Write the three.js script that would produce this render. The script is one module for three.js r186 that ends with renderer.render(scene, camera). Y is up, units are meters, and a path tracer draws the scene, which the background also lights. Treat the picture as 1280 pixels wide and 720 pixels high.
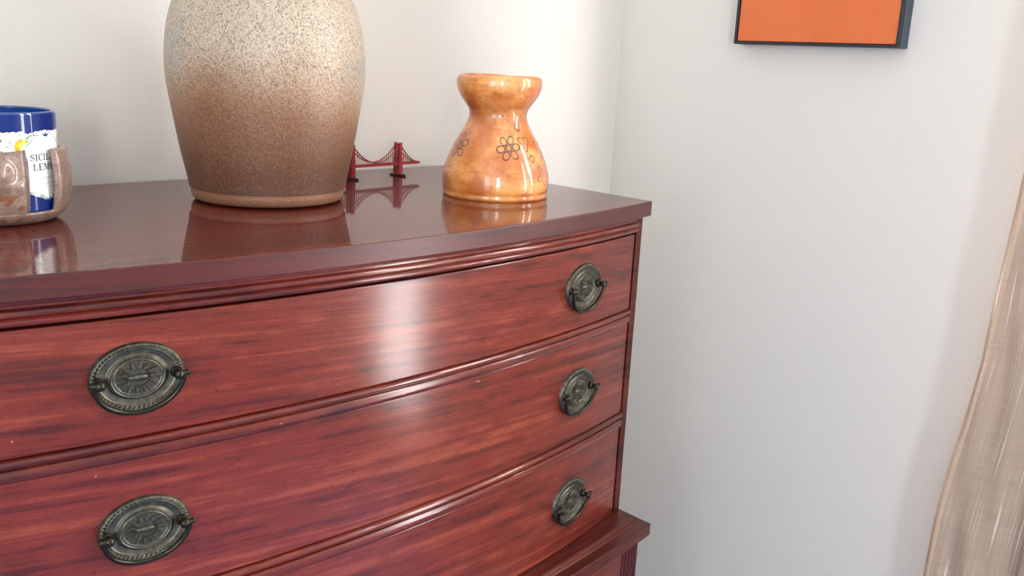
import * as THREE from 'three';
import { RectAreaLightUniformsLib } from 'three/addons/lights/RectAreaLightUniformsLib.js';
import { RoundedBoxGeometry } from 'three/addons/geometries/RoundedBoxGeometry.js';
import { mergeGeometries, mergeVertices, toCreasedNormals } from 'three/addons/utils/BufferGeometryUtils.js';

// ------------------------------------------------------------ camera, sky, light, exposure
const H = 1.2;                                   // height of the chest's top above the floor
const scene = new THREE.Scene();
const renderer = new THREE.WebGLRenderer({ antialias: true });
renderer.toneMapping = THREE.LinearToneMapping;
renderer.toneMappingExposure = 0.84;
renderer.shadowMap.enabled = true;
const camera = new THREE.PerspectiveCamera(2 * Math.atan(360 / 1158.03) * 180 / Math.PI, 1280 / 720, 0.02, 60);
camera.position.set(-0.7059, H + 0.20809, 1.41299);
camera.rotation.set(-0.23919, -0.79288, 0.05027, 'YXZ');
scene.background = new THREE.Color().setRGB(0.62, 0.78, 1.0);
scene.backgroundIntensity = 1.5;
RectAreaLightUniformsLib.init();
const XW = 1.0718, ZW = -0.01905;                // faces of the right wall and of the back wall
const XL = -2.9, ZF = 3.6, CEIL = 2.6;           // left wall, wall behind the camera, ceiling
const WA = { z0: 1.14, z1: 2.3, y0: 0.25, y1: 2.3 };      // window in the right wall, behind the curtains
const WB = { z0: 1.7, z1: 2.6, y0: 0.75, y1: 2.25 };      // window in the left wall, behind the camera
const WC = { x0: -2.55, x1: -1.85, y0: 0.75, y1: 2.25 };  // window in the wall behind the camera
function daylight(w, h, x, y, z, tx, tz, rgb, power) {
  const l = new THREE.RectAreaLight(new THREE.Color().setRGB(...rgb), power, w, h);
  l.name = 'window_daylight'; l.position.set(x, y, z); l.lookAt(tx, y, tz); scene.add(l); return l;
}
daylight(WA.z1 - WA.z0 - 0.1, WA.y1 - WA.y0 - 0.1, XW + 0.035, (WA.y0 + WA.y1) / 2, (WA.z0 + WA.z1) / 2, -1, (WA.z0 + WA.z1) / 2, [1, 0.99, 0.975], 30);
daylight(WB.z1 - WB.z0 - 0.1, WB.y1 - WB.y0 - 0.1, XL - 0.035, (WB.y0 + WB.y1) / 2, (WB.z0 + WB.z1) / 2, 1, (WB.z0 + WB.z1) / 2, [0.88, 0.95, 1.0], 8);
daylight(WC.x1 - WC.x0 - 0.1, WC.y1 - WC.y0 - 0.1, (WC.x0 + WC.x1) / 2, (WC.y0 + WC.y1) / 2, ZF + 0.035, (WC.x0 + WC.x1) / 2, -1, [1.0, 0.985, 0.95], 25);

// ------------------------------------------------------------ helpers
function rng(seed) { let a = seed >>> 0; return () => { a = (a + 0x6D2B79F5) >>> 0; let t = a; t = Math.imul(t ^ (t >>> 15), t | 1); t ^= t + Math.imul(t ^ (t >>> 7), t | 61); return ((t ^ (t >>> 14)) >>> 0) / 4294967296; }; }
function hash(x, y, s) { let h = Math.imul(x | 0, 374761393) + Math.imul(y | 0, 668265263) + Math.imul(s, 1274126177) | 0; h = Math.imul(h ^ (h >>> 13), 1274126177); return ((h ^ (h >>> 16)) >>> 0) / 4294967296; }
function noise(x, y, s = 0, px = 0) {             // value noise; px = period in x (0: none)
  const ix = Math.floor(x), iy = Math.floor(y); let fx = x - ix, fy = y - iy; fx = fx * fx * (3 - 2 * fx); fy = fy * fy * (3 - 2 * fy);
  const w = (i) => px ? ((i % px) + px) % px : i;
  const a = hash(w(ix), iy, s), b = hash(w(ix + 1), iy, s), c = hash(w(ix), iy + 1, s), d = hash(w(ix + 1), iy + 1, s);
  return a + (b - a) * fx + (c - a) * fy + (a - b - c + d) * fx * fy;
}
function fbm(x, y, s, o = 4, px = 0) { let v = 0, a = 0.5, n = 0; for (let i = 0; i < o; i++) { v += a * noise(x, y, s + i, px); n += a; a *= 0.5; x *= 2; y *= 2; px *= 2; } return v / n; }
const clamp = (x, a = 0, b = 1) => Math.min(b, Math.max(a, x));
const sstep = (a, b, x) => { const t = clamp((x - a) / (b - a)); return t * t * (3 - 2 * t); };
const mix3 = (a, b, t) => [a[0] + (b[0] - a[0]) * t, a[1] + (b[1] - a[1]) * t, a[2] + (b[2] - a[2]) * t];
function texture(w, h, fn, { srgb = true, wrap = THREE.RepeatWrapping } = {}) {   // fn(u, v) -> [r,g,b] 0..255, v upwards
  const data = new Uint8Array(w * h * 4);
  for (let j = 0; j < h; j++) for (let i = 0; i < w; i++) {
    const c = fn((i + 0.5) / w, (j + 0.5) / h), k = (j * w + i) * 4;
    data[k] = clamp(c[0], 0, 255); data[k + 1] = clamp(c[1], 0, 255); data[k + 2] = clamp(c[2], 0, 255); data[k + 3] = 255;
  }
  const t = new THREE.DataTexture(data, w, h, THREE.RGBAFormat);
  t.magFilter = THREE.LinearFilter; t.minFilter = THREE.LinearMipmapLinearFilter; t.generateMipmaps = true; t.wrapS = t.wrapT = wrap;
  if (srgb) t.colorSpace = THREE.SRGBColorSpace; t.needsUpdate = true; return t;
}
function std(o) { return new THREE.MeshPhysicalMaterial(o); }
const srgb = (r, g, b) => new THREE.Color().setRGB(r / 255, g / 255, b / 255, THREE.SRGBColorSpace);
const used = {};
function numbered(n) { used[n] = (used[n] ?? -1) + 1; return used[n] ? n + '_' + String(used[n]).padStart(3, '0') : n; }
function mesh(name, geo, m, parent) {
  const o = new THREE.Mesh(geo, m); o.castShadow = o.receiveShadow = true;
  o.name = parent ? name : numbered(name); (parent ?? scene).add(o); return o;
}
function thing(name, label, category, pos = [0, 0, 0], ry = 0, group) {
  const g = new THREE.Group(); g.name = numbered(name); g.position.set(...pos); g.rotation.y = ry;
  g.userData = { label, category }; if (group) g.userData.group = group; scene.add(g); return g;
}
function struct(name, geo, m, parent) { const o = mesh(name, geo, m, parent); if (!parent) { o.name = name; o.userData.kind = 'structure'; } return o; }
function box(x0, x1, y0, y1, z0, z1, r = 0) {
  const g = r ? new RoundedBoxGeometry(x1 - x0, y1 - y0, z1 - z0, 3, r) : new THREE.BoxGeometry(x1 - x0, y1 - y0, z1 - z0);
  g.translate((x0 + x1) / 2, (y0 + y1) / 2, (z0 + z1) / 2);
  const p = g.attributes.position, n = g.attributes.normal, uv = g.attributes.uv;    // uv in metres, u along the longer way
  for (let i = 0; i < p.count; i++) {
    const ax = Math.abs(n.getX(i)), ay = Math.abs(n.getY(i)), az = Math.abs(n.getZ(i));
    if (ax > ay && ax > az) uv.setXY(i, p.getZ(i), p.getY(i)); else if (ay > az) uv.setXY(i, p.getX(i), p.getZ(i)); else uv.setXY(i, p.getX(i), p.getY(i));
  }
  return g;
}
const merge = (l) => mergeGeometries(l.map((g) => { const k = g.index ? g.toNonIndexed() : g; for (const a of Object.keys(k.attributes)) if (!['position', 'normal', 'uv'].includes(a)) k.deleteAttribute(a); return k; }));
function grid(nu, nv, fn, closeU = false) {         // a parametric sheet, fn(s, t) -> { p:[x,y,z], uv:[u,v] }
  const pos = [], uv = [], idx = [];
  for (let j = 0; j <= nv; j++) for (let i = 0; i <= nu; i++) { const q = fn(i / nu, j / nv); pos.push(...q.p); uv.push(...q.uv); }
  for (let j = 0; j < nv; j++) for (let i = 0; i < nu; i++) { const a = j * (nu + 1) + i, b = a + 1, c = a + nu + 1, d = c + 1; idx.push(a, b, d, a, d, c); }
  const g = new THREE.BufferGeometry(); g.setAttribute('position', new THREE.Float32BufferAttribute(pos, 3)); g.setAttribute('uv', new THREE.Float32BufferAttribute(uv, 2)); g.setIndex(idx); g.computeVertexNormals();
  if (closeU) { const n = g.attributes.normal; for (let j = 0; j <= nv; j++) { const a = j * (nu + 1), b = a + nu; const v = new THREE.Vector3(n.getX(a) + n.getX(b), n.getY(a) + n.getY(b), n.getZ(a) + n.getZ(b)).normalize(); n.setXYZ(a, v.x, v.y, v.z); n.setXYZ(b, v.x, v.y, v.z); } }
  return g;
}
function spline(pts, n) { return new THREE.CatmullRomCurve3(pts.map((p) => new THREE.Vector3(p[0], p[1], 0)), false, 'centripetal').getPoints(n).map((p) => new THREE.Vector2(Math.max(p.x, 0), p.y)); }

// ------------------------------------------------------------ materials
const bumpWall = texture(512, 512, (u, v) => { const n = 255 * (0.6 * fbm(u * 64, v * 64, 3, 3, 64) + 0.4 * noise(u * 150, v * 150, 9)); return [n, n, n]; }, { srgb: false });
bumpWall.repeat.set(2.5, 2.5);
const M = {};
M.wall = std({ color: srgb(226, 223, 217), roughness: 0.75, bumpMap: bumpWall, bumpScale: 0.0006 });
M.ceiling = std({ color: srgb(240, 239, 235), roughness: 0.9 });
M.white = std({ color: srgb(238, 237, 233), roughness: 0.4 });
M.floor = std({ roughness: 0.95, map: texture(512, 512, (u, v) => mix3([96, 120, 166], [124, 148, 194], 0.5 * noise(u * 256, v * 256, 33) + 0.5 * fbm(u * 40, v * 40, 30, 3, 40))) });   // pale blue carpet
M.floor.map.repeat.set(1.5, 1.5);
M.glass = std({ color: 0xffffff, roughness: 0.02, transmission: 1, thickness: 0, ior: 1.45 });

// mahogany: u runs along the grain, both in metres through repeat
function mahogany(seed, Lu, Lv, dark, mid, light, W, Hh, marks = []) {
  const t = texture(W, Hh, (s, r) => {
    const u = s * Lu - Lu / 2, v = r * Lv;
    const w = v + 0.055 * u + 0.010 * (fbm(u * 2.2, v * 9, seed + 40, 2) - 0.5);
    const rib = fbm(u * 1.6, w * 62, seed, 3), fine = fbm(u * 9, w * 420, seed + 7, 3), broad = fbm(u * 1.1 + 9, w * 14, seed + 13, 2);
    const curl = fbm(u * 26, v * 85, seed + 21, 3);
    let k = 0.52 + 0.8 * (rib - 0.5) + 0.6 * (fbm(u * 2.6 + 4, w * 140, seed + 3, 2) - 0.5) + 0.55 * (fine - 0.5) + 0.42 * (broad - 0.5) + 0.55 * (curl - 0.5);
    let c = k < 0.5 ? mix3(dark, mid, sstep(0.05, 0.5, k)) : mix3(mid, light, sstep(0.5, 0.95, k));
    const pore = noise(u * 130, v * 1500, seed + 31); if (pore > 0.76) { const q = 1 - 1.1 * (pore - 0.76); c = c.map((x) => x * q); }
    for (const m of marks) { const dx = (u - m[0]) / m[2], dy = (v - m[1] - (m[5] ?? 0) * (u - m[0])) / m[3], d = dx * dx + dy * dy; if (d < 1) c = mix3(c, m[4], 0.8 * sstep(1, 0.3, d + 0.5 * (noise(u * 2500, v * 2500, 5) - 0.5))); }
    return c;
  });
  t.repeat.set(1 / Lu, 1 / Lv); t.offset.set(0.5, 0); return t;
}
const PALE = [214, 150, 120], DARK = [48, 18, 16];
const NICKS = [[0.420, -0.062, 0.004, 0.0009, PALE, 0.1], [0.381, -0.057, 0.0016, 0.0008, PALE], [0.110, -0.2125, 0.005, 0.0012, PALE, -0.25], [-0.262, -0.146, 0.0028, 0.0010, DARK, -0.5], [-0.069, -0.166, 0.0012, 0.0022, DARK], [0.245, -0.242, 0.002, 0.003, DARK, 0.4], [-0.455, -0.163, 0.0015, 0.0012, PALE], [-0.385, -0.215, 0.0014, 0.0012, PALE], [0.30, -0.42, 0.0045, 0.0007, PALE, 0.5], [-0.02, -0.200, 0.004, 0.0012, PALE], [0.36, -0.445, 0.004, 0.0006, PALE, 0.7], [-0.19, -0.199, 0.0025, 0.0010, PALE], [0.44, -0.200, 0.003, 0.0008, PALE]].map((m) => [m[0], m[1] + 0.65, ...m.slice(2)]);   // small dents and scratches
const woodFront = mahogany(11, 1.3, 0.65, [84, 29, 23], [122, 45, 33], [150, 70, 50], 2048, 1024, NICKS);
const woodTop = mahogany(77, 1.3, 0.65, [74, 22, 15], [102, 32, 22], [116, 39, 27], 1024, 1024);
M.front = std({ map: woodFront, color: srgb(222, 214, 212), roughness: 0.5, clearcoat: 0.7, clearcoatRoughness: 0.17, specularIntensity: 0.3 });
M.mould = std({ map: woodFront, color: srgb(208, 196, 194), roughness: 0.45, clearcoat: 0.9, clearcoatRoughness: 0.17, specularIntensity: 0.3 });
M.frame = std({ map: woodFront, color: srgb(160, 135, 132), roughness: 0.5, specularIntensity: 0.3, clearcoat: 0.6, clearcoatRoughness: 0.25 });
M.top = std({ map: woodTop, color: srgb(225, 200, 195), roughness: 0.5, specularIntensity: 0.2, clearcoat: 0.8, clearcoatRoughness: 0.05 });
M.edge = std({ map: woodTop, color: srgb(190, 165, 185), roughness: 0.5, specularIntensity: 0.5, clearcoat: 0.6, clearcoatRoughness: 0.33 });
M.inner = std({ color: srgb(60, 28, 22), roughness: 0.8 });
const bronzeTex = texture(256, 256, (u, v) => { const n = fbm(u * 24, v * 24, 51, 4, 24); return mix3([62, 60, 53], [112, 109, 96], n); });
M.bronze = std({ map: bronzeTex, metalness: 0.85, roughness: 0.4 });
M.bronzeDark = std({ map: bronzeTex, color: srgb(170, 165, 160), metalness: 0.85, roughness: 0.3 });

// ------------------------------------------------------------ the room
struct('floor', box(XL - 0.1, XW + 0.15, -0.1, 0, ZW - 0.15, ZF + 0.15), M.floor);
struct('ceiling', box(XL - 0.1, XW + 0.15, CEIL, CEIL + 0.1, ZW - 0.15, ZF + 0.15), M.ceiling);
struct('wall_back', box(XL - 0.1, XW + 0.15, 0, CEIL, ZW - 0.12, ZW), M.wall);
struct('wall_left', merge([box(XL - 0.14, XL, 0, CEIL, ZW, WB.z0), box(XL - 0.14, XL, 0, CEIL, WB.z1, ZF), box(XL - 0.14, XL, 0, WB.y0, WB.z0, WB.z1), box(XL - 0.14, XL, WB.y1, CEIL, WB.z0, WB.z1)]), M.wall);
struct('wall_right', merge([box(XW, XW + 0.14, 0, CEIL, ZW, WA.z0), box(XW, XW + 0.14, 0, CEIL, WA.z1, ZF), box(XW, XW + 0.14, 0, WA.y0, WA.z0, WA.z1), box(XW, XW + 0.14, WA.y1, CEIL, WA.z0, WA.z1)]), M.wall);
struct('wall_front', merge([box(XL, WC.x0, 0, CEIL, ZF, ZF + 0.14), box(WC.x1, XW, 0, CEIL, ZF, ZF + 0.14), box(WC.x0, WC.x1, 0, WC.y0, ZF, ZF + 0.14), box(WC.x0, WC.x1, WC.y1, CEIL, ZF, ZF + 0.14)]), M.wall);
struct('baseboard_back', box(XL, XW, 0, 0.1, ZW, ZW + 0.012, 0.003), M.white);
struct('baseboard_right', box(XW - 0.012, XW, 0, 0.1, ZW + 0.012, ZF, 0.003), M.white);
function windowUnit(name, alongZ, a0, a1, y0, y1, d0) {     // frame and pane set in the wall's thickness
  const g = new THREE.Group(); g.name = name; g.userData.kind = 'structure'; scene.add(g);
  const bx = (a, b, c, d, e = 0.05, f = 0.1) => !alongZ ? box(a, b, c, d, d0 + e, d0 + f) : alongZ > 0 ? box(d0 + e, d0 + f, c, d, a, b) : box(d0 - f, d0 - e, c, d, a, b);
  const t = 0.05, ym = (y0 + y1) / 2;
  mesh('window_frame', merge([bx(a0, a0 + t, y0, y1), bx(a1 - t, a1, y0, y1), bx(a0 + t, a1 - t, y0, y0 + t), bx(a0 + t, a1 - t, y1 - t, y1)]), M.white, g);
  mesh('window_pane', bx(a0 + t, a1 - t, y0 + t, y1 - t, 0.07, 0.074), M.glass, g);
  return g;
}
windowUnit('window_1', 1, WA.z0, WA.z1, WA.y0, WA.y1, XW);
windowUnit('window_2', -1, WB.z0, WB.z1, WB.y0, WB.y1, XL);
windowUnit('window_3', 0, WC.x0, WC.x1, WC.y0, WC.y1, ZF);

// ------------------------------------------------------------ bow-front chest of drawers
const HW = 0.5148, DP = 0.51938, SG = 0.05338, BR = (HW * HW + SG * SG) / (2 * SG), BZ = DP + SG - BR;
const bowZ = (x, off = 0) => BZ + Math.sqrt((BR - off) ** 2 - x * x);
function bow(profile, x0, x1, n = 48, R = BR, C = BZ, crease = 0.5) {   // profile: closed polygon of (off inwards, y), counter-clockwise seen from +x with z = -off
  const m = profile.length, len = [0]; for (let k = 1; k <= m; k++) len.push(len[k - 1] + Math.hypot(profile[k % m][0] - profile[k - 1][0], profile[k % m][1] - profile[k - 1][1]));
  const P = (i, k) => { const x = x0 + (x1 - x0) * i / n, q = profile[k % m]; return [x, q[1], C + Math.sqrt((R - q[0]) ** 2 - x * x)]; };
  const pos = [], uv = [];
  const tri = (a, b, c, ua, ub, uc) => { pos.push(...a, ...b, ...c); uv.push(...ua, ...ub, ...uc); };
  for (let i = 0; i < n; i++) for (let k = 0; k < m; k++) {
    const a = P(i, k), b = P(i + 1, k), c = P(i + 1, k + 1), d = P(i, k + 1);
    const vv = (q, l) => [q[0], q[1] + (profile[k][1] === profile[(k + 1) % m][1] ? l : 0)];
    tri(a, b, c, vv(a, len[k]), vv(b, len[k]), vv(c, len[k + 1])); tri(a, c, d, vv(a, len[k]), vv(c, len[k + 1]), vv(d, len[k + 1]));
  }
  const flat = profile.map((q) => new THREE.Vector2(-q[0], q[1]));
  for (const f of THREE.ShapeUtils.triangulateShape(flat, [])) for (const [i, o] of [[0, [0, 1, 2]], [n, [0, 2, 1]]]) { const v = o.map((k) => P(i, f[k])); tri(...v, ...v.map((q) => [q[2], q[1]])); }
  const g = new THREE.BufferGeometry(); g.setAttribute('position', new THREE.Float32BufferAttribute(pos, 3)); g.setAttribute('uv', new THREE.Float32BufferAttribute(uv, 2));
  return toCreasedNormals(g, crease);
}
// which way the ring runs is settled here, so that faces look outwards
function bowPart(profile, ...rest) { let a = 0; profile.forEach((q, i) => { const r = profile[(i + 1) % profile.length]; a += (-q[0]) * r[1] - (-r[0]) * q[1]; }); return bow(a > 0 ? profile : profile.slice().reverse(), ...rest); }
function slab(hw, zc, sg, back, y0, y1, bev) {                // a board with a bowed front edge
  const R = (hw * hw + sg * sg) / (2 * sg), C = zc + sg - R, s = new THREE.Shape(), n = 64, b = bev;
  s.moveTo(-hw + b, -back - b); s.lineTo(hw - b, -back - b);
  for (let i = 0; i <= n; i++) { const x = (hw - b) * (1 - 2 * i / n); s.lineTo(x, -(C + Math.sqrt((R - b) ** 2 - x * x))); }
  const g = new THREE.ExtrudeGeometry(s, { depth: y1 - y0 - 2 * b, bevelEnabled: true, bevelThickness: b, bevelSize: b, bevelSegments: 3, steps: 1, curveSegments: 8 });
  g.rotateX(-Math.PI / 2); g.scale(1, 1, 1); g.translate(0, y0 + b, 0);
  const flip = g.attributes.position; for (let i = 0; i < flip.count; i++) flip.setZ(i, flip.getZ(i));
  const k = toCreasedNormals(g, 0.25), p = k.attributes.position, q = k.attributes.normal, uv = k.attributes.uv;
  for (let i = 0; i < p.count; i++) uv.setXY(i, p.getX(i), Math.abs(q.getY(i)) > 0.6 ? p.getZ(i) : p.getY(i) + 0.37);
  return k;
}
const chest = thing('chest_of_drawers', 'bow-front reddish mahogany chest of drawers with oval bronze pulls and a stepped base', 'chest of drawers', [0, H, 0]);
// The extruded shape lies in x,-z; rotateX(-90) turns shape y into -z, so the front edge comes out at +z.
{
  const g = slab(HW, DP, SG, 0, -0.0244, 0, 0.0016), n = g.attributes.normal, pick = (up) => {     // polished face and duller worn edge
    const q = new THREE.BufferGeometry(), keep = []; for (let i = 0; i < n.count; i += 3) if ((n.getY(i) + n.getY(i + 1) + n.getY(i + 2) > 2.7) === up) keep.push(i, i + 1, i + 2);
    for (const a of ['position', 'normal', 'uv']) { const A = g.attributes[a]; q.setAttribute(a, new THREE.Float32BufferAttribute(keep.flatMap((i) => Array.from(A.array.subarray(i * A.itemSize, (i + 1) * A.itemSize))), A.itemSize)); } return q;
  };
  const top = mesh('top', pick(true), M.top, chest); mesh('top_edge', pick(false), M.edge, top);
}
const PW = 0.5085, PI_ = 0.4945, GZ = DP - 0.0105;           // corner posts: outer and inner face, front face
const YB = -0.5601;                                           // top of the lower ledge
for (const s of [-1, 1]) {
  mesh('side_panel', box(Math.min(s * PW, s * (PW - 0.018)), Math.max(s * PW, s * (PW - 0.018)), YB, -0.0244, 0.002, GZ - 0.02), M.frame, chest);
  mesh('corner_post', box(Math.min(s * PW, s * PI_), Math.max(s * PW, s * PI_), YB, -0.0244, GZ - 0.02, GZ, 0.0012), M.frame, chest);
}
mesh('back_panel', box(-PW + 0.018, PW - 0.018, YB, -0.0244, 0.002, 0.01), M.inner, chest);
mesh('drawer_divider', merge([-0.0244, -0.1927, -0.3766].map((y) => box(-PI_, PI_, y - 0.012, y - (y > -0.03 ? 0 : -0.006), 0.01, GZ - 0.03))), M.inner, chest);
// mouldings: points run down the front, then close behind
const arcPts = (off, y, r, a0, a1, n = 6) => Array.from({ length: n + 1 }, (_, i) => { const a = (a0 + (a1 - a0) * i / n) * Math.PI / 180; return [off - r * Math.cos(a), y + r * Math.sin(a)]; });
const back = 0.045;
mesh('top_moulding', bowPart([[back, -0.0244], [0.0125, -0.0244], [0.0128, -0.0275], [0.0152, -0.0315], [0.0152, -0.0335], ...arcPts(0.0145, -0.0385, 0.0042, 80, -50), [0.0135, -0.0425], [0.0108, -0.0432], ...arcPts(0.0128, -0.0468, 0.0032, 60, -80), [0.0128, -0.0505], [back, -0.0505]], -PI_, PI_), M.mould, chest);
function rail(y0, y1, name = 'drawer_rail') {                  // y0 above y1: thin bead, quirk, broad flat bead
  const h = y0 - y1, o = 0.0166;
  return mesh(name, bowPart([[back, y0 - 0.0008], [o, y0 - 0.0008], ...arcPts(o - 0.0003, y0 - 0.0008 - h * 0.17, h * 0.17, 70, -70), [o + 0.0012, y0 - h * 0.40], [o + 0.0014, y0 - h * 0.47], [o - 0.0015, y0 - h * 0.50], ...arcPts(o + 0.0062, y1 + h * 0.265, h * 0.40, 40, -38, 8), [o + 0.0008, y1 + 0.0008], [back, y1 + 0.0008]], -PI_ + 0.0008, PI_ - 0.0008), M.mould, chest);
}
rail(-0.18107, -0.20439); rail(-0.36348, -0.38974);

// the oval pull: backplate as a relief, medallion, two posts, a bail
const PA = 0.0470, PB = 0.0362;
function reliefOval(a, b, h, nr = 40, na = 144, r0 = 0) {
  const g = grid(na, nr, (s, t) => { const th = -s * 2 * Math.PI, r = r0 + (1 - r0) * (1 - t), z = h(r, th); return { p: [a * r * Math.cos(th), b * r * Math.sin(th), z], uv: [0.5 + r * Math.cos(th) * 0.5, 0.5 + r * Math.sin(th) * 0.35] }; }, true);
  return g;
}
const plateH = (r, th) => {
  let z = 0.0012 + 0.0032 * sstep(1.0, 0.955, r);
  z -= 0.0022 * sstep(0.93, 0.86, r) * (1 - 0);
  if (r > 0.845 && r < 0.945) { const w = Math.sin(th * 55 + r * 70), e = Math.sin((r - 0.845) / 0.1 * Math.PI); z += e * (0.0010 + 0.0013 * w); }
  if (r > 0.80 && r < 0.845) z += 0.0007 * Math.sin((r - 0.80) / 0.045 * Math.PI);
  z -= 0.0010 * Math.sin(clamp((r - 0.5) / 0.3) * Math.PI);
  z += 0.0022 * sstep(0.66, 0.58, r);
  if (r >= 1) z = 0;
  return z;
};
const medalH = (r, th) => {
  let z = 0.0026;
  z += 0.0010 * Math.exp(-(((r - 0.955) / 0.03) ** 2)) + 0.0008 * Math.exp(-(((r - 0.85) / 0.03) ** 2));
  if (r < 0.8 && r > 0.4) { const q = ((th / (2 * Math.PI) * 14 + 0.25) % 1 + 1) % 1, w = (r - 0.4) / 0.4, e = 1 - Math.abs(q - 0.5) * 2, d = e - w; z += 0.0019 * sstep(-0.02, 0.12, d); const q2 = Math.abs(q - 0.5); z += 0.0014 * sstep(0.42, 0.47, q2) * sstep(0.35, 0.5, w); }
  const x = r * Math.cos(th), y = r * Math.sin(th), lens = (x / 0.40) ** 2 + (y / 0.16) ** 2;
  if (r < 0.42) z += -0.0002; if (lens < 1.35 && lens > 0.95) z += 0.0014; if (lens < 0.8) z += 0.0020 * (1 - lens) + 0.0001;
  return z + 0.0007 * (1 - r);
};
const plateGeo = reliefOval(PA, PB, plateH, 72, 440), medalGeo = reliefOval(PA * 0.585, PB * 0.60, (r, th) => r >= 1 ? 0.001 : medalH(r, th), 60, 384);
const postGeo = (() => { const g = new THREE.LatheGeometry([[0.0001, 0], [0.0058, 0], [0.006, 0.0035], [0.0048, 0.0055], [0.0036, 0.0065], [0.0034, 0.0105], [0.0046, 0.0118], [0.0052, 0.0142], [0.0047, 0.0166], [0.003, 0.0184], [0.0001, 0.019]].map((q) => new THREE.Vector2(...q)), 20); g.rotateX(Math.PI / 2); g.scale(1, 1, 0.82); return g; })();
const bailGeo = (() => {
  const pts = [], n = 48, ha = 0.0428, hb = 0.0372;
  for (let i = 0; i <= n; i++) { const a = Math.PI * (1 + i / n); pts.push(new THREE.Vector3(ha * Math.cos(a), hb * Math.sin(a) - 0.0005, 0)); }
  pts.unshift(new THREE.Vector3(-0.0405, 0.0012, 0), new THREE.Vector3(-0.0422, 0.0010, 0)); pts.push(new THREE.Vector3(0.0422, 0.0010, 0), new THREE.Vector3(0.0405, 0.0012, 0));
  const c = new THREE.CatmullRomCurve3(pts, false, 'centripetal'), tube = new THREE.TubeGeometry(c, 96, 0.0029, 10);
  const pin = (s) => { const g = new THREE.CylinderGeometry(0.0022, 0.0022, 0.011, 10); g.rotateZ(Math.PI / 2); g.translate(s * 0.0405, 0.0012, 0); return g; };
  const cap = (s) => { const g = new THREE.SphereGeometry(0.0031, 12, 8); g.translate(s * 0.0462, 0.0012, 0); return g; };
  return merge([tube, pin(-1), pin(1), cap(-1), cap(1)]);
})();
function drawer(y0, y1, hy, swing) {                     // y0 top, y1 bottom (relative to the chest's top)
  const d = new THREE.Group(); d.name = 'drawer'; chest.add(d); const o = 0.0166, b = 0.0014, X = 0.4915;
  mesh('drawer_front', bowPart([[o + 0.02, y0], [o + b, y0], [o + b * 0.3, y0 - b * 0.3], [o, y0 - b], [o, y1 + b], [o + b * 0.3, y1 + b * 0.3], [o + b, y1], [o + 0.02, y1]], -X, X, 64, BR, BZ, 0.12), M.front, d);
  mesh('drawer_box', box(-0.46, 0.46, y1 + 0.008, y0 - 0.012, 0.03, DP - 0.045), M.inner, d);
  for (const s of [-1, 1]) {
    const x = s * 0.34121, z = bowZ(x, o), turn = Math.asin(x / (BR - o));
    const put = (m, dx, dz, dy = 0) => { m.position.set(x + dx * Math.cos(turn) + dz * Math.sin(turn), hy + dy, z - dx * Math.sin(turn) + dz * Math.cos(turn)); m.rotation.y = turn; };
    put(mesh('back_plate', plateGeo, M.bronze, d), 0, -0.0006, 0.0005);
    put(mesh('medallion', medalGeo, M.bronze, d), 0, 0.0012, 0.0005);
    for (const k of [-1, 1]) put(mesh('handle_post', postGeo, M.bronzeDark, d), k * 0.038, 0.001);
    const bl = mesh('bail', bailGeo, M.bronzeDark, d); put(bl, 0, 0.0122); bl.rotation.order = 'YXZ'; bl.rotation.x = s > 0 ? swing : 0.24;
  }
  return d;
}
drawer(-0.0548, -0.1806, -0.11686, 0.15); drawer(-0.2050, -0.3630, -0.28347, 0.20); drawer(-0.3904, -0.5510, -0.46963, 0.20);

// the stepped ledge and the base below it
const LHW = 0.528, LZ = 0.565, LS = 0.036, LR = (LHW * LHW + LS * LS) / (2 * LS), LC = LZ + LS - LR;
mesh('ledge', slab(LHW, LZ, LS, 0, YB - 0.0232, YB, 0.002), M.frame, chest);
mesh('ledge_step', bowPart([[0.09, YB], [0.09, YB + 0.0085], [0.0275, YB + 0.0085], [0.0242, YB + 0.0075], [0.0225, YB + 0.005], [0.0215, YB + 0.002], [0.0195, YB]], -0.506, 0.506, 48, LR, LC, 0.2), M.frame, chest);
const BX = 0.5165, BZF = LZ - 0.012, Y2 = YB - 0.0232, YF = -1.12;
for (const s of [-1, 1]) {
  mesh('base_side', box(Math.min(s * BX, s * (BX - 0.02)), Math.max(s * BX, s * (BX - 0.02)), YF, Y2, 0.002, BZF - 0.045), M.frame, chest);
  // fluted pilaster: five reeds on a square post
  const parts = [box(s * (BX - 0.023) - 0.023, s * (BX - 0.023) + 0.023, YF, Y2, BZF - 0.045, BZF - 0.004)];
  for (let k = 0; k < 5; k++) { const g = new THREE.CylinderGeometry(0.004, 0.004, Y2 - YF - 0.03, 12, 1); g.translate(s * (BX - 0.023) + (k - 2) * 0.0088, (YF + Y2) / 2, BZF - 0.004); parts.push(g); }
  mesh('fluted_pilaster', merge(parts), M.frame, chest);
  mesh('foot', box(s * (BX - 0.045) - 0.045, s * (BX - 0.045) + 0.045, -H, YF, BZF - 0.10, BZF, 0.008), M.frame, chest);
  mesh('foot', box(s * (BX - 0.045) - 0.045, s * (BX - 0.045) + 0.045, -H, YF, 0.01, 0.09, 0.008), M.frame, chest);
}
mesh('base_moulding', bowPart([[0.06, Y2], [0.013, Y2], [0.0135, Y2 - 0.006], [0.018, Y2 - 0.010], [0.018, Y2 - 0.014], [0.06, Y2 - 0.014]], -0.47, 0.47, 48, LR, LC), M.mould, chest);
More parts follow.
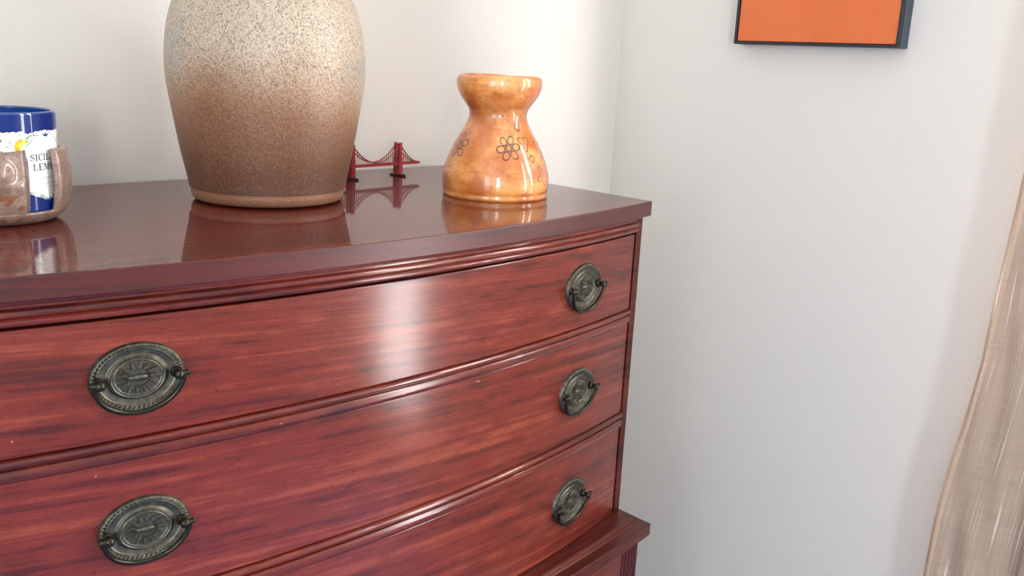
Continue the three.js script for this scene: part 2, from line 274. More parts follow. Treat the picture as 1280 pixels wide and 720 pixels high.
for (const [a, b] of [[Y2 - 0.017, Y2 - 0.255], [Y2 - 0.275, YF + 0.03]]) {
  const d = new THREE.Group(); d.name = 'drawer'; chest.add(d);
  mesh('drawer_front', bowPart([[0.04, a], [0.0212, a], [0.02, a - 0.0012], [0.02, b + 0.0012], [0.0212, b], [0.04, b]], -0.468, 0.468, 48, LR, LC, 0.12), M.front, d);
}
mesh('base_rail', merge([bowPart([[0.05, YF + 0.03], [0.015, YF + 0.03], [0.013, YF + 0.02], [0.012, YF], [0.05, YF]], -0.47, 0.47, 48, LR, LC), bowPart([[0.05, Y2 - 0.256], [0.017, Y2 - 0.256], [0.015, Y2 - 0.265], [0.017, Y2 - 0.274], [0.05, Y2 - 0.274]], -0.468, 0.468, 48, LR, LC)]), M.mould, chest);
mesh('base_bottom', box(-BX, BX, YF, YF + 0.02, 0.002, BZF - 0.05), M.inner, chest);

// ------------------------------------------------------------ tall stoneware vase
const vaseTex = texture(2048, 1024, (u, v) => {
  const y = v * 0.40, U = u * 880;                          // about a millimetre per unit
  const warp = fbm(u * 6, v * 3, 61, 3, 6) - 0.5;
  let a = sstep(0.085, 0.215, y + 0.10 * warp + 0.03 * Math.sin(u * 6.28 * 1 + 0.6));
  let base = mix3([90, 55, 36], [138, 95, 66], sstep(0.02, 0.16, y + 0.05 * warp));
  base = mix3(base, [178, 163, 143], a);
  const cool = sstep(0.56, 0.72, fbm(u * 10 + 3, v * 5, 67, 3, 10)) * sstep(0.12, 0.2, y); base = mix3(base, [150, 150, 144], 0.55 * cool);
  const sp = noise(U * 0.85, v * 400 * 0.85, 71), s2 = noise(U * 1.5, v * 400 * 1.5, 73), k = 0.6 * sp + 0.4 * s2;
  base = mix3(base, [208, 197, 178], 0.6 * sstep(0.52, 0.8, k) * (0.35 + 0.65 * a));
  base = mix3(base, [64, 44, 33], 0.6 * sstep(0.48, 0.2, k));
  if (y < 0.016) base = mix3(base, [168, 120, 92], 0.5);
  return base;
});
const vaseBump = texture(1024, 512, (u, v) => { const n = 255 * (0.6 * noise(u * 440, v * 200, 81, 440) + 0.4 * noise(u * 200, v * 90, 83, 200)); return [n, n, n]; }, { srgb: false });
M.vase = std({ map: vaseTex, roughness: 0.55, bumpMap: vaseBump, bumpScale: 0.0005, clearcoat: 0.25, clearcoatRoughness: 0.4 });
function lathe(pts, n, vScale = 1) { const g = new THREE.LatheGeometry(pts, n), p = g.attributes.position, uv = g.attributes.uv; for (let i = 0; i < p.count; i++) uv.setY(i, p.getY(i) * vScale); return g; }
{
  const t = thing('stoneware_vase', 'tall speckled brown and cream stoneware vase, the largest pot on the chest', 'vase', [-0.0129, H + 0.0022, 0.2296], 0.4);
  const body = spline([[0.1085, 0.0175], [0.1105, 0.030], [0.1178, 0.064], [0.1268, 0.115], [0.1338, 0.160], [0.1352, 0.190], [0.1325, 0.222], [0.1275, 0.248], [0.1155, 0.280], [0.098, 0.305], [0.078, 0.325], [0.066, 0.345], [0.066, 0.365], [0.074, 0.380], [0.076, 0.385], [0.072, 0.388], [0.064, 0.378], [0.058, 0.350], [0.07, 0.320], [0.105, 0.27], [0.125, 0.19], [0.11, 0.06], [0.095, 0.012]], 120);
  mesh('vase_body', lathe([...body, new THREE.Vector2(0.0001, 0.012)], 128, 1 / 0.40), M.vase, t);
  const foot = [[0.0001, 0.001], [0.098, 0.001], [0.1008, 0.0], [0.1035, 0.0022], [0.1058, 0.007], [0.1064, 0.012], [0.1055, 0.0165], [0.1068, 0.0195], [0.1085, 0.019]].map((q) => new THREE.Vector2(...q));
  mesh('foot_ring', lathe(foot, 128, 1 / 0.40), M.vase, t);
}

// ------------------------------------------------------------ amber glazed vase with stamped flowers
{
  const R = rng(9), OY = 0.20;
  // flowers as [angle, height, size, petals, turn]; u = angle
  const flowers = [[0.14, 0.0805, 0.0185, 6, 0.15], [-1.12, 0.079, 0.0185, 5, 0.4], [2.3, 0.08, 0.014, 6, 0], [-2.7, 0.09, 0.014, 6, 0.5]];
  const lineAt = (ang, y) => {                       // distance in metres to the nearest stamped line
    let d = 1;
    const rad = 0.068;
    for (const [a, fy, s, n, tr] of flowers) {
      let da = ang - a; da -= Math.round(da / (2 * Math.PI)) * 2 * Math.PI; const x = da * rad, q = y - fy; if (x * x + q * q > s * s * 2) continue;
      d = Math.min(d, Math.abs(Math.hypot(x, q) - s * 0.24));
      for (let k = 0; k < n; k++) { const b = tr + k * 2 * Math.PI / n, cx = Math.cos(b) * s * 0.66, cy = Math.sin(b) * s * 0.66, lx = (x - cx) * Math.cos(b) + (q - cy) * Math.sin(b), ly = -(x - cx) * Math.sin(b) + (q - cy) * Math.cos(b); d = Math.min(d, Math.abs(Math.hypot(lx / (s * 0.34), ly / (s * 0.26)) - 1) * s * 0.28); }
    }
    // leaf outlines and a curl to the right of the front flower
    for (const [a, fy, s, tr, kind] of [[0.50, 0.110, 0.010, 0.5, 1], [0.58, 0.088, 0.013, 0.5, 0], [0.70, 0.064, 0.009, 0, 1], [0.98, 0.040, 0.018, 1.1, 2], [1.12, 0.078, 0.015, 0.3, 0], [-2.0, 0.05, 0.013, 0.4, 2], [1.7, 0.06, 0.014, 0.8, 0]]) {
      let da = ang - a; da -= Math.round(da / (2 * Math.PI)) * 2 * Math.PI; const x = da * rad, q = y - fy; if (x * x + q * q > s * s * 2.2) continue;
      const lx = x * Math.cos(tr) + q * Math.sin(tr), ly = -x * Math.sin(tr) + q * Math.cos(tr), r = Math.hypot(lx, ly), th = Math.atan2(ly, lx);
      if (kind === 0) d = Math.min(d, th > -2.2 ? Math.abs(r - s * (0.72 + 0.22 * Math.cos(3 * th))) : 1);
      if (kind === 1) d = Math.min(d, Math.abs(r - s * (0.35 + 0.13 * (th + Math.PI) / 1.2 * 0.5)));
      if (kind === 2) d = Math.min(d, Math.abs(r - s * (0.68 + 0.24 * Math.cos(5 * th))));
    }
    return d;
  };
  const col = texture(2048, 1024, (u, v) => {
    const ang = (u - 0.5) * 2 * Math.PI, y = v * OY;
    const m = fbm(u * 14, v * 9, 101, 5, 14), f = fbm(u * 60, v * 30, 107, 4, 60), st = fbm(u * 10, v * 60, 111, 3, 10);
    let c = mix3([196, 108, 48], [240, 170, 100], sstep(0.3, 0.68, m * 0.65 + f * 0.2 + st * 0.15));
    c = mix3(c, [206, 120, 72], 0.5 * sstep(0.5, 0.7, fbm(u * 8, v * 5, 113, 2, 8)));
    c = mix3(c, [120, 58, 22], 0.55 * sstep(0.6, 0.82, f * 0.6 + st * 0.4) + 0.25 * sstep(0.105, 0.125, y) * sstep(0.155, 0.135, y));
    const l = lineAt(ang, y); c = mix3(c, [84, 56, 26], 0.9 * sstep(0.0011, 0.0004, l)); 
    return c;
  });
  const bmp = texture(2048, 1024, (u, v) => { const l = lineAt((u - 0.5) * 2 * Math.PI, v * OY), n = 200 + 30 * (fbm(u * 20, v * 14, 121, 3, 20) - 0.5) - 150 * sstep(0.0011, 0.0003, l); return [n, n, n]; }, { srgb: false });
  const m = std({ map: col, bumpMap: bmp, bumpScale: 0.0016, roughness: 0.35, clearcoat: 1, clearcoatRoughness: 0.04 });
  // the lathe's u = 0.5 looks along -z before the turn
  const t = thing('amber_vase', 'small waisted amber glazed vase with stamped flower outlines, right of the stoneware vase', 'vase', [0.3234, H, 0.3492], 0);
  const P = spline([[0.0001, 0.001], [0.078, 0.001], [0.0825, 0.0], [0.0842, 0.003], [0.0838, 0.0085], [0.0852, 0.014], [0.0853, 0.028], [0.0832, 0.042], [0.0765, 0.062], [0.0672, 0.082], [0.0575, 0.0985], [0.0495, 0.113], [0.0457, 0.126], [0.0478, 0.136], [0.0555, 0.147], [0.0628, 0.158], [0.0668, 0.169], [0.0672, 0.177], [0.0655, 0.184], [0.0615, 0.1868], [0.0575, 0.1845], [0.054, 0.175], [0.045, 0.155], [0.036, 0.128], [0.05, 0.09], [0.07, 0.05], [0.07, 0.012], [0.0001, 0.010]], 150);
  const g = lathe(P, 144, 1 / OY), p = g.attributes.position;
  for (let i = 0; i < p.count; i++) {                 // hand-made: slightly out of true
    const a = Math.atan2(p.getX(i), p.getZ(i)), y = p.getY(i), k = 1 + 0.006 * Math.sin(2 * a + 1 + y * 9) + 0.005 * Math.sin(3 * a - y * 22) + 0.004 * (fbm((a / (2 * Math.PI) + 1) * 8, y * 40, 131, 2, 8) - 0.5);
    p.setX(i, p.getX(i) * k); p.setZ(i, p.getZ(i) * k); if (y > 0.1) p.setY(i, y + 0.0012 * Math.sin(2 * a + 0.6) * (y - 0.1) / 0.08);
  }
  g.computeVertexNormals();
  t.rotation.y = Math.atan2(-0.7059 - 0.3234, 1.413 - 0.3492) + Math.PI + 0.13;
  mesh('vase_body', g, m, t);
}

// ------------------------------------------------------------ red model bridge
{
  const red = std({ color: srgb(150, 30, 36), roughness: 0.35, clearcoat: 0.4, clearcoatRoughness: 0.2 }), black = std({ color: srgb(28, 20, 20), roughness: 0.45 });
  const dir = Math.atan2(-(0.088 - 0.1135), 0.3265 - 0.2135);
  const t = thing('model_bridge', 'tiny red metal suspension bridge model behind the stoneware vase, on black piers', 'model', [0.326, H, 0.0945], 0.10);
  const S = 0.110, T = 0.059, D = 0.0225, W = 0.0056;       // tower spacing, tower height, deck height, half width; the right tower stands at x = 0
  const cable = (x) => x > 0 ? D + 0.001 + (T - D - 0.003) * (1 - x / 0.048) ** 2.0 : x > -S ? D + 0.0035 + (T - D - 0.0055) * ((x + S / 2) / (S / 2)) ** 2 : D + 0.001 + (T - D - 0.003) * (1 + (x + S) / 0.048) ** 2.0;
  mesh('deck', merge([box(-S - 0.05, 0.05, D - 0.0028, D, -W, W, 0.0005), box(-S - 0.05, 0.05, D - 0.0005, D + 0.0012, W - 0.001, W), box(-S - 0.05, 0.05, D - 0.0005, D + 0.0012, -W, -W + 0.001)]), red, t);
  for (const x of [0, -S]) {
    const tw = [];
    for (const z of [-W, W]) { tw.push(box(x - 0.0040, x + 0.0040, 0.003, D + 0.012, z - 0.0026, z + 0.0026, 0.0004), box(x - 0.0035, x + 0.0035, D + 0.012, T - 0.008, z - 0.0023, z + 0.0023, 0.0004), box(x - 0.0030, x + 0.0030, T - 0.008, T, z - 0.0020, z + 0.0020, 0.0004)); }
    for (const y of [0.013, D + 0.011, D + 0.021, T - 0.004]) tw.push(box(x - 0.0018, x + 0.0018, y - 0.0016, y + 0.0016, -W, W));
    mesh('tower', merge(tw), red, t);
    const shape = new THREE.Shape(); shape.moveTo(-0.020, 0); shape.quadraticCurveTo(-0.010, 0.0062, 0, 0.0062); shape.quadraticCurveTo(0.010, 0.0062, 0.020, 0); shape.quadraticCurveTo(0.010, -0.0062, 0, -0.0062); shape.quadraticCurveTo(-0.010, -0.0062, -0.020, 0);
    const g = new THREE.ExtrudeGeometry(shape, { depth: 0.0022, bevelEnabled: true, bevelSize: 0.0005, bevelThickness: 0.0005, bevelSegments: 2 }); g.rotateX(-Math.PI / 2); g.rotateY(Math.PI / 2); g.translate(x, 0.0006, 0);
    mesh('pier', g, black, t);
  }
  for (const z of [-W + 0.0005, W - 0.0005]) {
    const pts = []; for (let i = 0; i <= 90; i++) { const x = 0.048 - (S + 0.096) * i / 90; pts.push(new THREE.Vector3(x, cable(x), z)); }
    mesh('main_cable', new THREE.TubeGeometry(new THREE.CatmullRomCurve3(pts), 180, 0.0011, 6), red, t);
    const s = []; for (let x = 0.042; x > -S - 0.045; x -= 0.0046) { const h = cable(x) - D; if (h > 0.002 && Math.abs(x) > 0.004 && Math.abs(x + S) > 0.004) { const g = new THREE.CylinderGeometry(0.00062, 0.00062, h, 5); g.translate(x, D + h / 2, z); s.push(g); } }
    const o = mesh('suspender_cable', merge(s), red, t); o.userData.kind = 'stuff';
  }
}

// ------------------------------------------------------------ clay holder and the blue candle glass in it
const CUP = [-0.369, H, 0.229], TOCAM = Math.atan2(-0.7059 - CUP[0], 1.413 - CUP[2]);   // azimuth (from +z towards +x) of the camera seen from the cup
{
  const GR = 0.0675, GH = 0.1145, y0 = 0.0125, W = 2048, Hc = 640, cv = document.createElement('canvas'); cv.width = W; cv.height = Hc;
  const c = cv.getContext('2d'), mm = W / (2 * Math.PI * GR * 1000), my = Hc / (GH * 1000), ry = (y) => Hc - (y - 0.0110) * 1000 * my;
  const uOf = (deg) => W * (0.5 + deg / 360);        // 0 degrees faces the camera, positive to the right
  c.fillStyle = '#02256c'; c.fillRect(0, 0, W, Hc);
  const R = rng(5);
  const leaf = (x, y, l, w, a, col, edge) => { c.save(); c.translate(x, y); c.rotate(a); c.beginPath(); c.moveTo(-l, 0); c.quadraticCurveTo(0, -w, l, 0); c.quadraticCurveTo(0, w, -l, 0); c.fillStyle = col; c.fill(); c.lineWidth = 2; c.strokeStyle = edge; c.stroke(); c.beginPath(); c.moveTo(-l, 0); c.lineTo(l, 0); c.stroke(); c.restore(); };
  const dot = (x, y, r, col) => { c.beginPath(); c.ellipse(x, y, r, r * my / mm, 0, 0, 7); c.fillStyle = col; c.fill(); };
  const yb = ry(0.089); c.fillStyle = '#eef1ea'; c.fillRect(0, ry(0.098), W, ry(0.076) - ry(0.098));                              // the garland's middle
  for (let k = 0; k < 64; k++) { const x = (k + 0.3 * R()) * W / 64; dot(x, yb - 10 * my + 9 * R(), 24 + 10 * R(), '#f1f3ee'); dot(x + 10, yb + 40, 30, '#eef1ea'); dot(x, yb + 8 * my, 34, '#eef1ea'); dot(x + 6, yb + 16 * my, 34, '#eef1ea'); }
  for (let k = 0; k < 150; k++) { const x = R() * W, y = yb + (R() - 0.45) * 24 * my; leaf(x, y, 22 + 16 * R(), 14, R() * 6.28, ['#8a9b78', '#b9c4a8', '#6c8560', '#dfe4d6'][k % 4], '#46587c'); }
  for (let k = 0; k < 40; k++) { const x = R() * W, y = yb + (R() - 0.4) * 20 * my; for (let i = 0; i < 5; i++) dot(x + 13 * Math.cos(i * 1.257), y + 15 * Math.sin(i * 1.257), 10, '#fbfbf7'); dot(x, y, 6, '#e7cf62'); }
  for (let d = -154.5; d < 200; d += 60) { const x = uOf(d), y = ry(0.0885); leaf(x - 45, y - 18, 46, 30, -0.5, '#dfe5d6', '#68798c'); leaf(x + 48, y - 22, 46, 30, 0.6, '#c9d3bd', '#68798c'); leaf(x, y - 34, 40, 30, 1.3, '#e9ede2', '#68798c'); const g = c.createRadialGradient(x - 8, y - 10, 4, x, y, 38); g.addColorStop(0, '#f7d74e'); g.addColorStop(1, '#dfa61f'); c.beginPath(); c.ellipse(x, y, 41, 48, 0.4, 0, 7); c.fillStyle = g; c.fill(); }
  for (const deg of [52.5, 52.5 - 180]) {               // the label: an ornamented cartouche
    const x0 = uOf(deg), L = 0.0295 * 1000 * mm;
    const outline = (k) => { const y = (q) => ry(q), s = L * k; c.beginPath(); c.moveTo(x0, y(0.106) - 8 * (k - 1)); c.bezierCurveTo(x0 + s * 0.12, y(0.100), x0 + s * 0.55, y(0.1), x0 + s * 0.66, y(0.0955)); c.bezierCurveTo(x0 + s * 0.75, y(0.0905), x0 + s * 1.1, y(0.0875), x0 + s, y(0.081)); c.lineTo(x0 + s * 0.92, y(0.072)); c.lineTo(x0 + s * 0.92, y(0.048)); c.lineTo(x0 + s, y(0.040)); c.bezierCurveTo(x0 + s * 0.95, y(0.034), x0 + s * 0.4, y(0.031), x0, y(0.0235)); c.bezierCurveTo(x0 - s * 0.4, y(0.031), x0 - s * 0.95, y(0.034), x0 - s, y(0.040)); c.lineTo(x0 - s * 0.92, y(0.048)); c.lineTo(x0 - s * 0.92, y(0.072)); c.lineTo(x0 - s, y(0.081)); c.bezierCurveTo(x0 - s * 1.1, y(0.0875), x0 - s * 0.75, y(0.0905), x0 - s * 0.66, y(0.0955)); c.bezierCurveTo(x0 - s * 0.55, y(0.1), x0 - s * 0.12, y(0.1), x0, y(0.106)); c.closePath(); };
    outline(1.16); c.fillStyle = '#e9efe8'; c.fill(); outline(1.06); c.fillStyle = '#2a57a8'; c.fill(); outline(1.0); c.fillStyle = '#f3f5f2'; c.fill();
    for (const s of [-1, 1]) { leaf(x0 + s * L * 0.6, ry(0.033), 52, 26, s * -0.35, '#dfe6d4', '#2a57a8'); leaf(x0 + s * L * 0.28, ry(0.029), 34, 18, s * -0.5, '#c9d7a8', '#2a57a8'); }
    c.fillStyle = '#20468f'; for (const [yy, s] of [[0.1005, 1], [0.0265, 1]]) { leaf(x0, ry(yy), 16, 12, 1.57, '#20468f', '#20468f'); leaf(x0 - 14, ry(yy) + 4, 15, 9, 0.6, '#20468f', '#20468f'); leaf(x0 + 14, ry(yy) + 4, 15, 9, -0.6, '#20468f', '#20468f'); }
    c.textAlign = 'center'; c.fillStyle = '#2c3440';
    const word = (s, y, px, wide) => { c.font = 'bold ' + px + 'px serif'; const w = c.measureText(s).width; c.save(); c.translate(x0, ry(y)); c.scale(wide / w, 1); c.fillText(s, 0, 0); c.restore(); };
    word('SICILIAN', 0.0715, 60, L * 1.66); word('LEMON', 0.0605, 60, L * 1.5);
    c.fillStyle = '#9aa0a4'; for (const [yy, w, h] of [[0.0905, 0.34, 3], [0.0882, 0.5, 3], [0.0525, 0.9, 4], [0.0505, 0.7, 4], [0.0455, 1.2, 4], [0.0415, 0.5, 3]]) for (let q = -w; q < w; q += 0.1) c.fillRect(x0 + L * q * 0.62, ry(yy), L * (0.03 + 0.025 * R()), h);
  }
  const tx = new THREE.CanvasTexture(cv); tx.colorSpace = THREE.SRGBColorSpace; tx.wrapS = THREE.RepeatWrapping; tx.magFilter = THREE.LinearFilter;
  const printed = std({ map: tx, roughness: 0.3, specularIntensity: 0.3, clearcoat: 0.6, clearcoatRoughness: 0.03 }), blue = std({ color: srgb(14, 56, 128), roughness: 0.15, clearcoat: 1, clearcoatRoughness: 0.03 });
  const wax = std({ color: srgb(236, 226, 200), roughness: 0.5 }), wick = std({ color: srgb(60, 50, 42), roughness: 0.9 });
  const t = thing('candle_jar', 'cobalt blue glass candle jar with lemon garland and white printed label', 'candle', [CUP[0], CUP[1] + y0, CUP[2]], TOCAM);
  const lt = (pts, v0 = 0) => { const g = new THREE.LatheGeometry(pts.map((q) => new THREE.Vector2(...q)), 128, Math.PI); const p = g.attributes.position, uv = g.attributes.uv; for (let i = 0; i < p.count; i++) uv.setY(i, p.getY(i) / GH); return g; };
  mesh('glass_jar', lt([[GR - 0.002, 0.0004], [GR - 0.0006, 0.0012], [GR, 0.003], [GR, GH - 0.0025], [GR - 0.0002, GH - 0.0022]]), printed, t);
  mesh('jar_lining', lt([[GR - 0.0001, GH - 0.003], [GR, GH - 0.0012], [GR - 0.0009, GH], [GR - 0.0026, GH], [GR - 0.0035, GH - 0.002], [GR - 0.0035, 0.004], [0.0001, 0.004], [0.0001, 0.0004], [GR - 0.002, 0.0004]]), blue, t).userData.label = 'lighter blue inside and rim of the jar';
  mesh('wax', lt([[0.0001, 0.006], [GR - 0.004, 0.006], [GR - 0.004, 0.088], [GR - 0.006, 0.0865], [0.0001, 0.086]]), wax, t);
  const w = new THREE.CylinderGeometry(0.001, 0.001, 0.014, 8); w.translate(0, 0.092, 0); mesh('wick', w, wick, t);
}
{
  // profile of the clay wall: outer radius by height
  const outer = spline([[0.056, 0.0], [0.0635, 0.003], [0.0722, 0.0105], [0.0775, 0.0215], [0.0805, 0.038], [0.081, 0.052], [0.0795, 0.068], [0.0762, 0.088]], 40);
  const ro = (y) => { for (let i = 1; i < outer.length; i++) if (y <= outer[i].y) { const a = outer[i - 1], b = outer[i]; return a.x + (b.x - a.x) * (y - a.y) / (b.y - a.y); } return outer[outer.length - 1].x; };
  const clayTex = texture(1024, 256, (u, v) => {
    const ang = (u - 0.5) * 360, y = v * 0.1, x = ang * Math.PI / 180 * 0.079;
    let c = mix3([122, 100, 90], [146, 122, 110], fbm(u * 30, v * 6, 151, 4, 30));
    c = mix3(c, [182, 154, 138], 0.4 * sstep(0.55, 0.75, fbm(u * 60, v * 14, 157, 3, 60)));
    if (noise(u * 300, v * 60, 161) > 0.82) c = mix3(c, [96, 66, 56], 0.7);
    const brown = [112, 70, 52], tri = (cx, cy, w, h) => { const q = (cy - y) / h; return q > 0 && q < 1 && Math.abs(x - cx - 0.001 * Math.sin(y * 900)) < w * (1 - q); }, dia = (cx, cy, w, h) => Math.abs(x - cx) / w + Math.abs(y - cy) / h < 1;
    if (tri(0.010, 0.0375, 0.0125, 0.013) || dia(0.024, 0.0235, 0.0045, 0.0035) || dia(0.0235, 0.009, 0.0048, 0.0032) || dia(-0.003, 0.022, 0.005, 0.004) || tri(-0.03, 0.036, 0.01, 0.013) || dia(-0.05, 0.03, 0.005, 0.004) || dia(0.004, 0.0075, 0.004, 0.003)) c = mix3(brown, [140, 92, 70], noise(u * 200, v * 40, 163));
    return c;
  });
  const clay = std({ map: clayTex, roughness: 0.5, clearcoat: 0.6, clearcoatRoughness: 0.12, bumpMap: vaseBump, bumpScale: 0.0004 });
  const t = thing('clay_candle_holder', 'speckled pinkish clay pot with a cut-out slot, holding the blue candle jar', 'candle holder', CUP, TOCAM);
  const TH = 0.0095, deg = Math.PI / 180;
  const nose = (a, y) => 0.010 * Math.exp(-(((a - 3 * deg) * 0.08 / 0.010) ** 2) - ((y - 0.060) / (y < 0.06 ? 0.009 : 0.018)) ** 2) + 0.0035 * Math.exp(-(((a - 1 * deg) * 0.08 / 0.02) ** 2) - ((y - 0.047) / 0.006) ** 2) + 0.0012 * (fbm(a * 5 + 40, y * 60, 171, 2) - 0.5);
  // ring of wall from a0 to a1, height ya to yb(a), closed all round; a is measured from the camera's side to the right
  function wall(a0, a1, ya, yTop, n) {
    const prof = 28;
    return grid(n, prof * 2 + 8, (s, tt) => {
      let e = 0, a = a0 + (a1 - a0) * s; const edge = Math.min(s * n, (1 - s) * n); if (a1 - a0 < 6.2 && edge < 3) e = [1, 0.35, 0.08][Math.floor(edge)] ?? 0;
      const k = tt * (prof * 2 + 8), yt = yTop(a), mid = (r, y) => [r, y]; let q;
      if (k <= prof) { const y = ya + (yt - 0.003 - ya) * k / prof; q = [ro(y) + nose(a, y), y]; }
      else if (k < prof + 8) { const g = (k - prof) / 8 * Math.PI, r = ro(yt - 0.003); q = [r - TH / 2 + TH / 2 * Math.cos(g), yt - 0.003 + 0.003 * Math.sin(g)]; }
      else { const y = yt - 0.003 - (yt - 0.003 - ya) * (k - prof - 8) / prof; q = [Math.max(0.0685, ro(y) - TH), y]; }
      const rm = Math.max(0.0695, ro(q[1]) - TH / 2); q[0] += (rm - q[0]) * e; 
      return { p: [q[0] * Math.sin(a), q[1], q[0] * Math.cos(a)], uv: [0.5 + a / (2 * Math.PI), q[1] / 0.1] };
    }, a1 - a0 > 6.2);
  }
  const top = (a) => 0.0845 + 0.0055 * sstep(0, 60 * deg, a < -0.5 ? 0.3 : a) ;
  const base = [[0.0001, 0.0005], [0.052, 0.0005], [0.0535, 0.0], ...outer.filter((q) => q.y > 0.0005 && q.y < 0.0150).map((q) => [q.x, q.y]), [ro(0.0150), 0.0150], [ro(0.0150) - 0.002, 0.0162], [0.0690, 0.0158], [0.0685, 0.0118], [0.0001, 0.0118]].map((q) => new THREE.Vector2(...q));
  const bg = new THREE.LatheGeometry(base, 128, Math.PI); { const p = bg.attributes.position, uv = bg.attributes.uv; for (let i = 0; i < p.count; i++) uv.setY(i, p.getY(i) / 0.1); }
  mesh('clay_pot', merge([wall(-308 * deg, 25.5 * deg, 0.0130, top, 220), bg]), clay, t);
}

// ------------------------------------------------------------ framed orange canvas on the right wall
{
  const z0 = 0.31342, z1 = 0.66199, y0 = 0.26739, hgt = 0.46, d = 0.0384, fw = 0.0052;
  const fr = std({ color: srgb(34, 40, 48), roughness: 0.45 }), side = std({ color: srgb(52, 66, 78), roughness: 0.5 });
  const cvs = texture(512, 512, (u, v) => { const w = 0.5 + 0.25 * Math.sin(u * 512 * 1.6) + 0.25 * Math.sin(v * 512 * 1.6), n = fbm(u * 6, v * 6, 201, 3); return mix3([222, 112, 62], [232, 124, 74], n).map((x) => x * (0.98 + 0.03 * w)); });
  const art = std({ map: cvs, roughness: 0.8 });
  const t = thing('framed_canvas', 'plain orange canvas in a thin black frame hanging on the side wall', 'picture', [XW - d, H + y0, (z0 + z1) / 2], 0);
  const h = (z1 - z0) / 2, bar = (a, b, c, e) => mesh('frame_bar', box(0, d - 0.0005, c, e, a, b, 0.0006), fr, t);
  bar(-h, -h + fw, 0, hgt); bar(h - fw, h, 0, hgt); bar(-h + fw, h - fw, 0, fw); bar(-h + fw, h - fw, hgt - fw, hgt);
  const g = box(0.0035, d - 0.004, fw + 0.0012, hgt - fw - 0.0012, -h + fw + 0.0012, h - fw - 0.0012, 0.001); const uv = g.attributes.uv; for (let i = 0; i < uv.count; i++) uv.setXY(i, uv.getX(i) / 0.35, uv.getY(i) / 0.35);
  mesh('canvas', g, art, t);
  mesh('side_strip', box(0.006, d - 0.0006, 0.0003, hgt, h - 0.0002, h + 0.0016, 0.0004), side, t).userData.label = 'slate grey outer side of the frame';
}

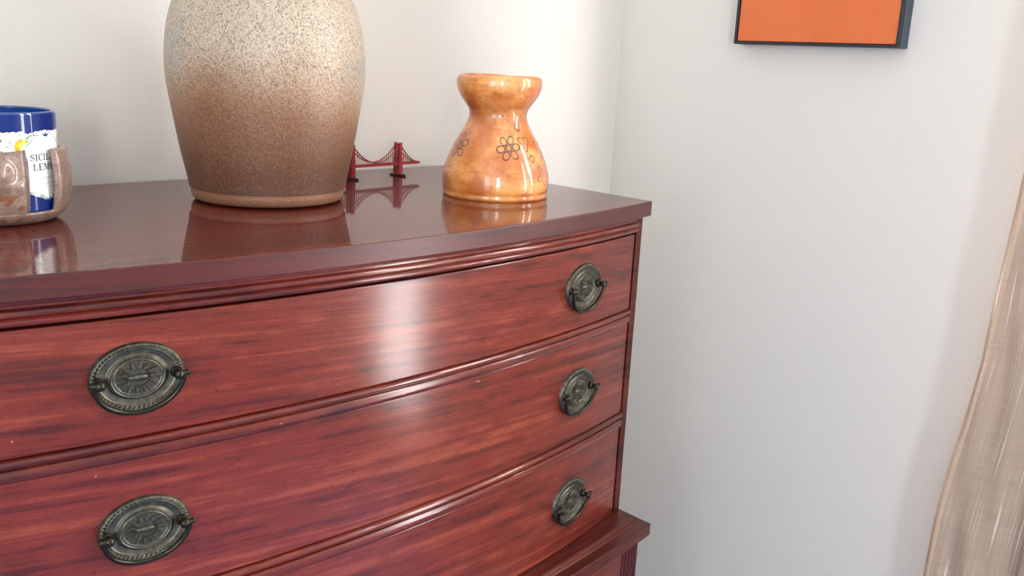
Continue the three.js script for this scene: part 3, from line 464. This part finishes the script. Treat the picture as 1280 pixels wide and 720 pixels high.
// ------------------------------------------------------------ curtains and their rod
{
  const lin = texture(1024, 1024, (u, v) => {
    const vert = fbm(u * 150, v * 5, 301, 3), hor = fbm(u * 6, v * 220, 307, 2); let c = mix3([172, 149, 130], [194, 172, 153], 0.6 * vert + 0.4 * hor);
    const slub = noise(u * 230, v * 9, 311); if (slub > 0.76) c = mix3(c, [228, 212, 196], 1.7 * (slub - 0.76) / 0.4 + 0.2); const s2 = noise(u * 9, v * 260, 313); if (s2 > 0.985) c = mix3(c, [232, 216, 200], 0.3);
    return c;
  });
  const m = std({ map: lin, roughness: 0.85, sheen: 0.4, sheenColor: new THREE.Color(0.9, 0.8, 0.7), sheenRoughness: 0.5, side: THREE.DoubleSide });
  const mHem = std({ map: lin, color: new THREE.Color(1.22, 1.17, 1.12), roughness: 0.8, side: THREE.DoubleSide });
  const mSheer = std({ map: lin, roughness: 0.9, transmission: 0.55, thickness: 0, side: THREE.DoubleSide });
  const top = 2.40, bot = 0.03;
  function curtain(name, label, mat, group, edge, fold, nu = 90, nv = 90) {      // edge(y) -> [z0, z1]; fold(s, y) -> x
    const t = thing(name, label, 'curtain', [0, 0, 0], 0, group);
    const f = (s, v) => { const y = bot + (top - bot) * v, [a, b] = edge(y); return { p: [fold(s, y), y, a + (b - a) * s], uv: [s * 0.55, y / 1.2] }; };
    const sheet = (dx, flip) => { const g = grid(nu, nv, (s, v) => { const q = f(flip ? 1 - s : s, v); q.p[0] += dx; return q; }); return g; };
    mesh('cloth', merge([sheet(-0.0006, false), sheet(0.0006, true)]), mat, t);
    // stitched hem along the edge towards the chest
    const hem = grid(8, 240, (s, v) => { const y = bot + (top - bot) * v, [a, b] = edge(y), w = 0.011 / (b - a), k = (s - 0.5); const q = f(clamp((k + 0.5) * w), v); q.p[0] -= (0.0030 + 0.0006 * Math.sin(y * 300 + Math.sin(y * 31)) * sstep(0.2, 0.6, noise(y * 9, 0, 3))) * Math.cos(k * Math.PI) + 0.0006; q.p[2] -= 0.001; return q; });
    const hem2 = grid(4, nv, (s, v) => { const q = f(0, v); const a = (s * Math.PI); q.p[2] -= 0.0014 * Math.sin(a) + 0.0008; q.p[0] += -0.001 * Math.cos(a) * 0.9; return q; });
    mesh('hem', merge([hem, hem2]), mHem, t);
    return t;
  }
  // height of the front edge: from the photograph's left outline of the curtain
  const edgePts = [[-1.2, 0.879], [-0.66, 0.8870], [-0.547, 0.8914], [-0.445, 0.9001], [-0.366, 0.9107], [-0.296, 0.9185], [-0.25, 0.9235], [-0.12, 0.9275], [-0.054, 0.9296], [0.066, 0.9339], [0.5, 0.942], [1.3, 0.95]];
  const lead = (y) => { const r = y - H; let k = 1; while (k < edgePts.length - 1 && edgePts[k][0] < r) k++; const a = edgePts[k - 1], b = edgePts[k]; return a[1] + (b[1] - a[1]) * (r - a[0]) / (b[0] - a[0]); };
  curtain('curtain', 'beige slubbed linen curtain with a stitched edge hanging at the right side wall', m, null, (y) => [lead(y), lead(y) + 0.178 - 0.055 * sstep(0.65, 1.3, y)], (s, y) => 0.952 + 0.004 * Math.sin(s * 11 - 0.5) * sstep(0, 0.3, s) - 0.026 * sstep(0.80, 0.86, s) + 0.004 * Math.sin(y * 5 + s * 6) + 0.0025 * Math.sin(y * 17 + s * 21));
  curtain('curtain', 'lined linen panel on the side window, beyond the stitched curtain', m, null, (y) => [1.335 - 0.25 * sstep(1.85, 0.75, y), 1.78], (s, y) => 0.99 + 0.025 * Math.sin(s * 40) + 0.003 * Math.sin(y * 4 + s * 9));
  curtain('curtain', 'thin sheer linen panel at the far end of the side window from the chest', mSheer, null, () => [2.07, 2.5], (s, y) => 0.99 + 0.025 * Math.sin(s * 34) + 0.003 * Math.sin(y * 4 + s * 9));
  const rod = thing('curtain_rod', 'dark metal curtain rod above the side window', 'curtain rod', [0.99, 2.425, 0]);
  const dm = std({ color: srgb(40, 36, 34), metalness: 0.8, roughness: 0.4 });
  const r = new THREE.CylinderGeometry(0.012, 0.012, 1.86, 20); r.rotateX(Math.PI / 2); r.translate(0, 0, 1.74); mesh('pole', r, dm, rod);
  for (const z of [0.81, 2.67]) { const g = new THREE.SphereGeometry(0.022, 20, 14); g.translate(0, 0, z); mesh('finial', g, dm, rod); }
  for (const z of [0.86, 2.64]) mesh('bracket', box(0, XW - 0.99, -0.008, 0.008, z - 0.008, z + 0.008, 0.002), dm, rod);
}

renderer.render(scene, camera);
